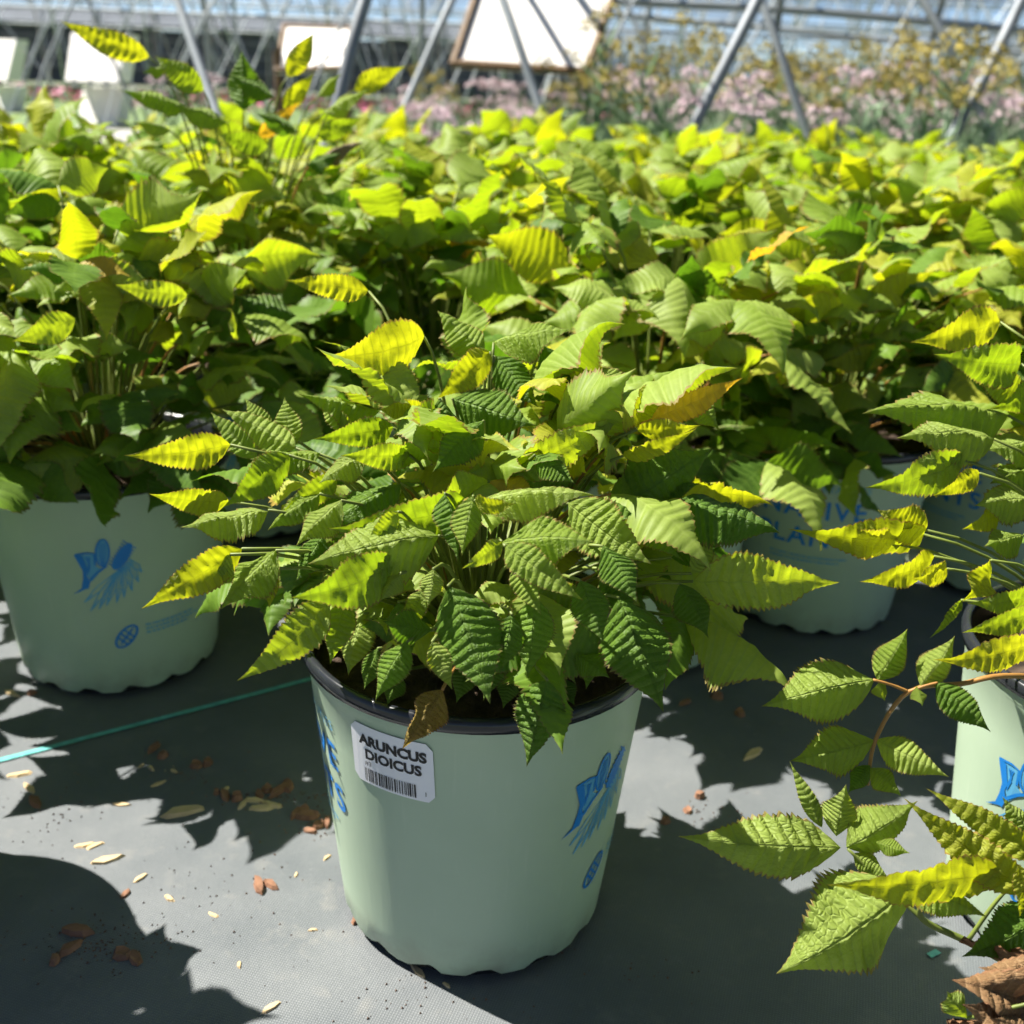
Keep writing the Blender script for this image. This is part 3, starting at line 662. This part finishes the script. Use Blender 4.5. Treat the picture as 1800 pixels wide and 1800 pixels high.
R = random.Random(77); nblock = 0
fixed = [(p.location.x, p.location.y) for p in (main, right, near, left, edge_a, edge_b, behind, lants, far2, tallp)]
row = 0; Y = 1.60
while Y < 4.15:
    half = .49 * Y + .42; n = int(2 * half / .36); x = -half + (.18 if row % 2 else 0)
    while x < half:
        px_, py_ = x + R.uniform(-.03, .03), Y + R.uniform(-.03, .03)
        back = 3.05 + .75 * (x + 1.2) / 2.4
        if py_ < back + .1 and all(math.hypot(px_ - a, py_ - b) > .29 for a, b in fixed):
            e = plant_root(px_, py_, 'lime-leaved potted plant packed in the block behind the front pots', GROUP, R.uniform(0, 360), Y < 1.8)
            top, foliage, stems = R.choice(PROT); rz = R.uniform(0, 6.28); s = R.uniform(.92, 1.10); Mr = Matrix.Rotation(rz, 4, 'Z')
            fo = obj('foliage', foliage, e); fo['kind'] = 'stuff'; fo.rotation_euler.z = rz
            so = obj('stems', stems, e); so['kind'] = 'stuff'; so.rotation_euler.z = rz
            zs = Matrix.Translation((0, 0, R.uniform(-.01, .025) if Y < 2.2 else R.uniform(-.045, -.01)))
            for M, mi in top:
                lo = obj('leaf', R.choice(lib_variants(mi)), e); lo.matrix_local = zs @ Mr @ M
            nblock += 1
        x += .36
    Y += .31; row += 1

# ------------------------------------------------------------------ debris on the cloth
def chip_mesh(name, R, L_, W_, T_, mat):
    n = 7; v = []
    for k in range(n):
        q = 2 * math.pi * k / n; v.append((L_ * .5 * math.cos(q) * R.uniform(.75, 1.1), W_ * .5 * math.sin(q) * R.uniform(.7, 1.15), 0))
    v += [(p[0] * R.uniform(.6, .95), p[1] * R.uniform(.6, .95), T_ * R.uniform(.6, 1.2)) for p in v[:n]]
    f = [tuple(range(n))[::-1], tuple(range(n, 2 * n))] + [(k, (k + 1) % n, n + (k + 1) % n, n + k) for k in range(n)]
    return mesh(name, v, f, mat)
R = random.Random(8)
CH = [chip_mesh('bark_chip', R, R.uniform(.010, .020), R.uniform(.006, .011), R.uniform(.003, .007), M_BARK) for _ in range(6)]
ST = [chip_mesh('straw_flake', R, R.uniform(.010, .018), R.uniform(.004, .006), .0015, M_STRAW) for _ in range(5)]
def lay(name, me, px, py, label, cat, group, s=1.0, rz=None):
    g = gnd(px, py); g.z = wrinkle(g.x, g.y) - .0058
    o = obj(name, me, None, None, g); o.rotation_euler = (0, 0, R.uniform(0, 6.28) if rz is None else rz); o.scale = (s * 1.3, s * 1.3, s * 1.3); return tag(o, label, cat, group)
for px, py, s in [(455,1550,1.1),(475,1548,.8),(540,1430,1.2),(560,1445,1.0),(575,1440,.8),(520,1425,.9),(545,1455,.7),(535,1420,1.1),(490,1385,1.2),(470,1380,1.0),(455,1390,.8),(415,1395,1.0),(395,1390,.9),(380,1385,.7),(505,1375,1.1),(345,1335,1.1),(365,1332,.9),(270,1305,1.0),(285,1318,.9),(135,1630,1.3),(120,1660,1.0),(95,1680,.9),(215,1668,1.2),(238,1675,.9),(220,1565,.6),(60,1400,1.0),(55,1215,.9),(630,1605,.9),(1210,1420,.8),(1230,1395,1.0),(1170,1440,.8),(1260,1220,1.1),(1205,1230,.9),(1300,1250,1.0)]:
    lay('bark_chip', R.choice(CH), px, py, 'small red-brown bark chip lying on the dark ground cloth', 'bark chip', 'bark chips scattered on the cloth', s)
for px, py, s in [(318,1420,2.2),(186,1505,1.4),(212,1405,.9),(245,1537,.8),(297,1572,.9),(375,1600,.6),(265,1340,.9),(277,1368,.8),(247,1335,.7),(305,1345,.8),(445,1400,1.2),(425,1408,1.1),(460,1415,1.3),(480,1408,1.2),(395,1380,.9),(735,1700,.9),(785,1722,.7),(165,1480,.9),(150,1478,1.0),(420,1685,.7),(550,1625,.6),(475,1760,.9),(35,1350,1.3),(50,1375,1.1),(20,1215,1.2),(575,1500,.7),(520,1530,.6),(1325,1320,1.6)]:
    lay('straw_flake', R.choice(ST), px, py, 'pale straw-coloured flake lying flat on the ground cloth', 'straw flake', 'straw flakes scattered on the cloth', s)
B = Bag()
for cx_, cy_, sx, sy, n in ((480,1395,80,14,170),(330,1340,70,30,70),(560,1440,40,30,60),(180,1650,110,40,190),(1240,1420,60,40,40),(400,1550,190,110,90),(700,1740,200,40,40),(90,1420,70,70,60),(1100,1700,160,60,30)):
    for _ in range(n):
        g = gnd(R.gauss(cx_, sx * .6), R.gauss(cy_, sy * .6)); s = R.uniform(.0004, .0016); z = wrinkle(g.x, g.y) - .0058
        v = [(g.x + s * a, g.y + s * b * R.uniform(.6, 1.2), z + s * c) for a, b, c in ((1, 0, 0), (-.5, .9, 0), (-.5, -.9, 0), (0, 0, 1.1))]
        B.add((v, [(0, 1, 3), (1, 2, 3), (2, 0, 3)]))
o = obj('soil_crumbs', mesh('soil_crumbs', B.v, B.f, M_CRUMB)); tag(o, 'fine brown soil crumbs scattered over the ground cloth', 'soil crumbs', None, 'stuff')

# ------------------------------------------------------------------ tunnel frames behind
fr = obj('tunnel_frame', None, None, None, (0, 5.0, 0)); tag(fr, 'galvanised pipe tunnel frame standing just behind the plant block', 'greenhouse frame')
def pipe(par, P, r, mat, name='hoop'):
    P = [Vector(p) - par.location for p in P]
    return obj(name, mesh(name, *tube(catmull(P, 7), r, r, 10), mat, True), par)
def hoop(par, x0, y0, x1, y1, Y0, Y1, r, mat, reach=4.2):
    a = at(x0, y0, Y0); b = at(x1, y1, Y1); k = (b - a) / (b.z - a.z)
    g0 = a - k * (a.z + .03)
    dx = k.x; top = b + Vector((dx * .8, .55, .75)); ridge = top + Vector((dx * .6, 1.1, .35)); far_ = ridge + Vector((dx * .2, 1.6, -.6)); fg = far_ + Vector((dx * .1, .5, -(far_.z) - .03))
    return pipe(par, [g0, a, b, top, ridge, far_, fg], r, mat)
for q in [(590,200,642,0,4.6,4.75), (1215,232,1332,0,4.9,5.1), (1668,252,1775,45,5.2,5.4)]: hoop(fr, *q, .026, M_GALV)
for q in [(350,112,308,-10,5.4,5.6), (947,182,884,0,5.5,5.7), (1418,235,1338,0,5.6,5.8), (1742,240,1622,0,5.9,6.1), (735,135,795,0,6.6,6.8)]: hoop(fr, *q, .021, M_GALV2)
def purl(par, pts, Y, r, mat): return pipe(par, [at(x, y, Y) for x, y in pts], r, mat, 'purlin')
purl(fr, [(700, -30), (1050, 0), (1400, 18), (1700, 45), (2100, 85)], 8.6, .03, M_GALV2)
purl(fr, [(1000, 18), (1400, 55), (1700, 85), (2100, 120)], 9.6, .024, M_GALV2)
# further tunnels: lattices of crossing bows
def tunnel(Y0, x0, x1, step, r, label, hgt=2.5, depth=5.0, purlins=(.95, 1.25, 1.6, 2.0), mat=M_GALV2):
    e = obj('tunnel_frame', None, None, None, (0, Y0, 0)); tag(e, label, 'greenhouse frame')
    shapes = {}
    for s in (1, -1):
        P = [(0, 0, -.03), (s * .28, .12, .7), (s * .75, .55, 1.55), (s * 1.5, 2.0, hgt), (s * 2.1, 3.6, 1.9), (s * 2.5, depth, -.03)]
        shapes[s] = mesh('hoop', *tube(catmull(P, 5), r, r, 6), mat, True)
    x = x0
    while x < x1:
        for s in (1, -1):
            o = obj('hoop', shapes[s], e); o.location = (x, 0, 0)
        x += step
    for z in purlins:
        yy = .12 + (z - .7) * .55
        obj('purlin', mesh('purlin', *tube([(x0, yy, z), (x1 + 1, yy, z)], r * .9, r * .9, 6), mat, True), e)
    return e
tunnel(8.2, -5.5, 6.2, .95, .011, 'pale crossing-bow tunnel frame over the flowering perennials')
tunnel(14.5, -9, 10, .9, .014, 'distant lattice tunnel frame across the gravel path', 2.8)
tunnel(22.0, -13, 14, 1.1, .017, 'farthest lattice tunnel frame in front of the hills', 3.0, 6)
tw = obj('brace_wires', None, None, None, (0, 11, 0)); tag(tw, 'thin slanting brace wires strung between the far tunnels', 'brace wires')
R = random.Random(91)
for k in range(46):
    x = -6 + k * .27 + R.uniform(-.1, .1); s = R.choice((-1, 1)) * R.uniform(.35, .9)
    obj('wire', mesh('wire', *tube([(x, R.uniform(-1, 1), -.03), (x + s * 2.2, R.uniform(-1, 1), 2.6)], .0045, .0045, 4), M_WIRE), tw)

# white boards
def board(P, th, frame_w, label, posts=True):
    c = sum((Vector(p) for p in P), Vector()) / 4; base = Vector((c.x, c.y, 0))
    e = obj('white_board', None, None, None, base); tag(e, label, 'board')
    Q = [Vector(p) - base for p in P]; n = (Q[1] - Q[0]).cross(Q[3] - Q[0]).normalized()
    if n.y < 0: n = -n
    v = [q for q in Q] + [q + n * th for q in Q]
    obj('panel', mesh('panel', v, [(0, 1, 2, 3), (7, 6, 5, 4), (0, 4, 5, 1), (1, 5, 6, 2), (2, 6, 7, 3), (3, 7, 4, 0)], M_WHITE), e)
    for i in range(4):
        a, b = Q[i], Q[(i + 1) % 4]
        obj('frame_bar', mesh('frame_bar', *tube([a - n * .004 - (b - a) * .02, b - n * .004 + (b - a) * .02], frame_w, frame_w, 4), M_WOOD), e)
    if posts:
        for q in (Q[2], Q[3]):
            obj('leg', mesh('leg', *tube([Vector((q.x, q.y + th + .02, -.03)), Vector((q.x, q.y + th + .02, q.z + .15))], .03, .03, 6), M_WOOD), e)
    return e
board([at(848,-40,6.9), at(1092,-40,6.9), at(1030,126,6.4), at(797,112,6.4)], .03, .022, 'large white board in dark timber frame leaning behind the pipe hoops', False)
board([at(500,46,9.7), at(618,50,9.7), at(608,120,8.9), at(486,124,8.9)], .03, .02, 'smaller white board with dark top bar beyond the tall shoots')
def tote(px, py, Y, w, label):
    c = at(px, py, Y); e = obj('white_tote', None, None, None, (c.x, c.y, 0)); tag(e, label, 'tote')
    z = c.z; zb = z - .20
    def fr_(w0, w1, z0, z1, dd):
        v = [(-w0, -dd, z0), (w0, -dd, z0), (w0, dd, z0), (-w0, dd, z0), (-w1, -dd + (z1 - z0) * .8, z1), (w1, -dd + (z1 - z0) * .8, z1), (w1, dd + .3, z1), (-w1, dd + .3, z1)]
        return v, [(3, 2, 1, 0), (4, 5, 6, 7), (0, 1, 5, 4), (1, 2, 6, 5), (2, 3, 7, 6), (3, 0, 4, 7)]
    obj('body', mesh('body', *fr_(w * .46, w * .5, zb, z + .24, .2), M_WHITE), e)
    obj('base', mesh('base', *fr_(w * .33, w * .37, zb - .42, zb - .06, .17), M_WHITE), e)
    for k in (-.3, -.02, .27): obj('strap', mesh('strap', *box(w * k - .012, w * k + .012, -.215, -.19, zb - .06, zb + .02), M_GALV2), e)
    for sx in (-1, 1): obj('leg', mesh('leg', *box(sx * w * .3 - .02, sx * w * .3 + .02, -.1, .1, -.03, zb - .4), M_WOOD), e)
tote(170, 105, 11.8, .56, 'white strapped tote on a stand beside the gravel path')
tote(-5, 108, 13.6, .36, 'white strapped tote cut off beside the dark shade house')

# ------------------------------------------------------------------ flowers behind
def flower_head(kind, seed):
    R = random.Random(seed); B = Bag()
    for _ in range(46 if kind != 2 else 60):
        u, th = R.random(), R.uniform(0, 6.28); r = .055 * math.sqrt(u); z = .022 * (1 - u) + R.uniform(-.008, .012)
        if kind == 1: r *= 1.0; z = .035 * (1 - u) + R.uniform(-.03, .02)
        c = Vector((r * math.cos(th), r * math.sin(th), z)); s = R.uniform(.007, .014)
        a = Vector((R.gauss(0, 1), R.gauss(0, 1), R.gauss(0, .5))).normalized(); b = a.cross(Vector((R.gauss(0, 1), R.gauss(0, 1), R.gauss(0, 1)))).normalized()
        B.add(([c + a * s, c + b * s * .6, c - a * s, c - b * s * .6, c + a.cross(b) * s * .4], [(0, 1, 4), (1, 2, 4), (2, 3, 4), (3, 0, 4)]))
    return B
HEADS = {}
for kind, mt in ((0, M_PINK), (1, M_OCHRE), (3, M_MAGENTA)):
    HEADS[kind] = [mesh('flower_head', *(lambda b: (b.v, b.f))(flower_head(kind, 500 + kind * 10 + q)), mt) for q in range(4)]
def perennial_stems(seed, n, tall, spread):
    R = random.Random(seed); B = Bag(); tips = []
    for k in range(n):
        th = R.uniform(0, 6.28); r = spread * math.sqrt(R.random()); b = Vector((.3 * r * math.cos(th), .3 * r * math.sin(th), 0)); h = tall * R.uniform(.72, 1.05)
        tpt = Vector((r * math.cos(th), r * math.sin(th), h)); P = bez(b, Vector((b.x * 1.2, b.y * 1.2, h * .6)), tpt, 4)
        B.add(tube(P, .004, .002, 3)); tips.append(tpt)
        for q in range(7):
            c = P[0].lerp(P[3], R.uniform(.1, .9)); a = Vector((R.gauss(0, 1), R.gauss(0, 1), R.uniform(.4, 2.4))).normalized() * R.uniform(.06, .15); s = a.cross(Vector((R.gauss(0, 1), R.gauss(0, 1), 0))).normalized() * .006
            B.add(([c - s, c + s, c + a * .6 + s, c + a, c + a * .6 - s], [(0, 1, 2, 3, 4)]))
    return B, tips
PS = {}
for kind, tall in ((0, .62), (1, .74), (3, .42)):
    PS[kind] = []
    for q in range(3):
        B, tips = perennial_stems(700 + kind * 10 + q, 9 if kind == 0 else 7, tall, .24); PS[kind].append((mesh('stems', B.v, B.f, M_REED if q % 2 else M_REED2), tips))
FL = {0: ('clump of pale pink umbels on green stems under the tunnel', 'pink flowering clumps behind the block'), 1: ('clump of ochre seed heads on tall stems under the tunnel', 'ochre seed-head clumps behind the block'), 3: ('low clump of magenta flowers behind the plant block', 'magenta clumps behind the block')}
R = random.Random(99)
def perennial(kind, x, y, s):
    e = obj('flowering_perennial', None, None, None, (x, y, -.03)); tag(e, FL[kind][0], 'flowering plant', FL[kind][1])
    me, tips = R.choice(PS[kind]); so = obj('stems', me, e); so['kind'] = 'stuff'; so.scale = (s, s, s)
    for tp in tips:
        o = obj('flower_head', R.choice(HEADS[kind]), e); o.location = tp * s; q = s * R.uniform(.7, 1.25); o.scale = (q, q, q); o.rotation_euler = (R.uniform(-.3, .3), R.uniform(-.3, .3), R.uniform(0, 6))
y = 5.0
while y < 8.6:
    x0 = (700 - 900) / FPX * y
    x = x0 + R.uniform(0, .3)
    while x < .56 * y:
        perennial(0 if R.random() < .66 else 1, x, y + R.uniform(-.15, .15), R.uniform(.95, 1.25) * (1.0 if x > .05 * y else .82))
        x += R.uniform(.36, .5)
    y += .52
for px_, Y_ in ((640, 5.2), (740, 5.4), (790, 5.6), (690, 6.2), (300, 6.4), (345, 6.3)): perennial(3 if px_ > 600 else 0, (px_ - 900) / FPX * Y_, Y_, .95)
for px_, py_, Y_ in ((1605, 70, 6.2), (1700, 105, 6.0), (1335, 95, 6.6), (1610, 110, 6.4), (1480, 110, 6.3), (1450, 120, 6.0)):
    p = at(px_, py_, Y_); perennial(1, p.x, Y_, max(.9, p.z / .72))
# tall grasses between the stems
B = Bag(); R = random.Random(17)
for _ in range(5200):
    Y_ = R.uniform(4.7, 8.6); x = R.uniform(-.12 * Y_, .56 * Y_); h = R.uniform(.30, .60); a = Vector((R.gauss(0, .12), R.gauss(0, .12), h)); w_ = Vector((R.gauss(0, 1), R.gauss(0, 1), 0)).normalized() * R.uniform(.003, .006); b = Vector((x, Y_, -.03))
    B.add(([b - w_, b + w_, b + a * .6 + w_ * .7, b + a, b + a * .6 - w_ * .7], [(0, 1, 2, 3, 4)]))
o = obj('tall_grass', mesh('tall_grass', B.v, B.f, M_REED2)); tag(o, 'grey-green grassy stems filling the bed of perennials', 'grass', None, 'stuff')

# far left: bedding strip and dark shade house
B = Bag(); C_ = Bag(); R = random.Random(23)
for _ in range(2600):
    x = R.uniform(-12, 1.5); y = R.uniform(15.5, 18.2); c = Vector((x, y, R.uniform(.0, .16))); s = .05
    a = Vector((R.gauss(0, 1), R.gauss(0, 1), R.gauss(0, 1))).normalized(); b = a.cross(Vector((0, .3, 1))).normalized()
    (B if R.random() < .55 else C_).add(([c + a * s, c + b * s, c - a * s, c - b * s], [(0, 1, 2, 3)]))
o = obj('bedding_flowers', mesh('bedding_flowers', B.v, B.f, M_MAGENTA)); tag(o, 'strip of magenta bedding flowers beyond the grass verge', 'flowers', None, 'stuff')
o = obj('bedding_foliage', mesh('bedding_foliage', C_.v, C_.f, M_REED)); tag(o, 'green foliage among the magenta bedding flowers', 'foliage', None, 'stuff')
sh = obj('shade_house', None, None, None, (-6, 21, 0)); tag(sh, 'long low shade house of dark grey cloth panels and slim posts', 'shade house')
for k in range(15):
    x = -7.5 + k * 1.0; zt = 1.05 + R.uniform(-.05, .05)
    obj('panel', mesh('panel', *box(x + .02, x + .96, 0, .06, .12, zt), M_DARKSHADE), sh)
    obj('post', mesh('post', *tube([(x, -.03, -.03), (x, -.03, 1.28)], .022, .022, 6), M_GALV2), sh)
    for z in (.38, .62, .86): obj('rail', mesh('rail', *box(x, x + .98, -.05, -.015, z, z + .035), M_GALV), sh)
obj('roof', mesh('roof', [(-7.6, -.25, 1.10), (7.6, -.25, 1.10), (7.6, 3, 1.42), (-7.6, 3, 1.42), (-7.6, -.25, 1.06), (7.6, -.25, 1.06), (7.6, 3, 1.38), (-7.6, 3, 1.38)], [(0, 1, 2, 3), (7, 6, 5, 4), (0, 4, 5, 1), (1, 5, 6, 2), (2, 6, 7, 3), (3, 7, 4, 0)], M_DARKSHADE), sh)

# trees and hills
def tree(x, y, h, w, label, seed):
    R = random.Random(seed); e = obj('tree', None, None, None, (x, y, -.03)); tag(e, label, 'tree')
    S = Bag().add(tube([(0, 0, 0), (.02 * h, 0, h * .4), (0, .01 * h, h * .85)], .035 * h, .008 * h, 7))
    for k in range(9):
        q = R.uniform(0, 6.28); z = h * R.uniform(.25, .8); S.add(tube([(0, 0, z), (w * .35 * math.cos(q), w * .35 * math.sin(q), z + h * .12)], .010 * h, .003 * h, 4))
    obj('trunk', mesh('trunk', S.v, S.f, M_TRUNK, True), e); B = Bag()
    clumps = [(R.uniform(0, 6.28), R.uniform(.15, 1), R.uniform(.22, .95)) for _ in range(26)]
    for q, r, zz in clumps:
        rr = w * .5 * r * (1.1 - .55 * zz); c0 = Vector((rr * math.cos(q), rr * math.sin(q), zz * h))
        for _ in range(70):
            c = c0 + Vector((R.gauss(0, 1), R.gauss(0, 1), R.gauss(0, .8))) * w * .10; s = h * R.uniform(.014, .03)
            a = Vector((R.gauss(0, 1), R.gauss(0, 1), R.gauss(0, 1))).normalized(); b = a.cross(Vector((.2, .5, 1))).normalized()
            B.add(([c + a * s, c + b * s * .6, c - a * s, c - b * s * .6], [(0, 1, 2, 3)]))
    obj('crown', mesh('crown', B.v, B.f, M_CROWN), e)
for i, (px_, py_, Y_, w, lab) in enumerate([(1372, 150, 34, 1.9, 'small dark conifer standing beyond the ochre seed heads'), (1560, 135, 34, 1.6, 'low dark bush beside the small conifer in the distance'), (1690, 92, 32, 2.6, 'broad dark tree beyond the crossing pipe hoops'), (1790, 62, 30, 3.0, 'tallest dark tree standing beyond the crossing pipe hoops'), (1145, 84, 60, 3.0, 'round dark tree on the far field edge by the board'), (690, 58, 70, 4.0, 'dark round tree on the far ridge behind the hoops')]):
    p = at(px_, py_, Y_); tree(p.x, Y_, p.z + .03, w, lab, 300 + i)
v, f = [], []; R = random.Random(2); n = 90
for i in range(n + 1):
    x = -260 + 520 * i / n; u = i / n
    h = 6.2 - 4.6 * u + 1.0 * math.sin(u * 14) * .5 + R.uniform(-.35, .35)
    v += [(x, 215, -.2), (x, 220, max(.8, h * .75)), (x, 260, max(1.0, h))]
for i in range(n):
    for k in range(2): f.append((3 * i + k, 3 * i + 3 + k, 3 * i + 4 + k, 3 * i + 1 + k))
o = obj('hills', mesh('hills', v, f, M_HILL, True)); o['kind'] = 'structure'
print('block plants', nblock, 'objects', len(bpy.data.objects))
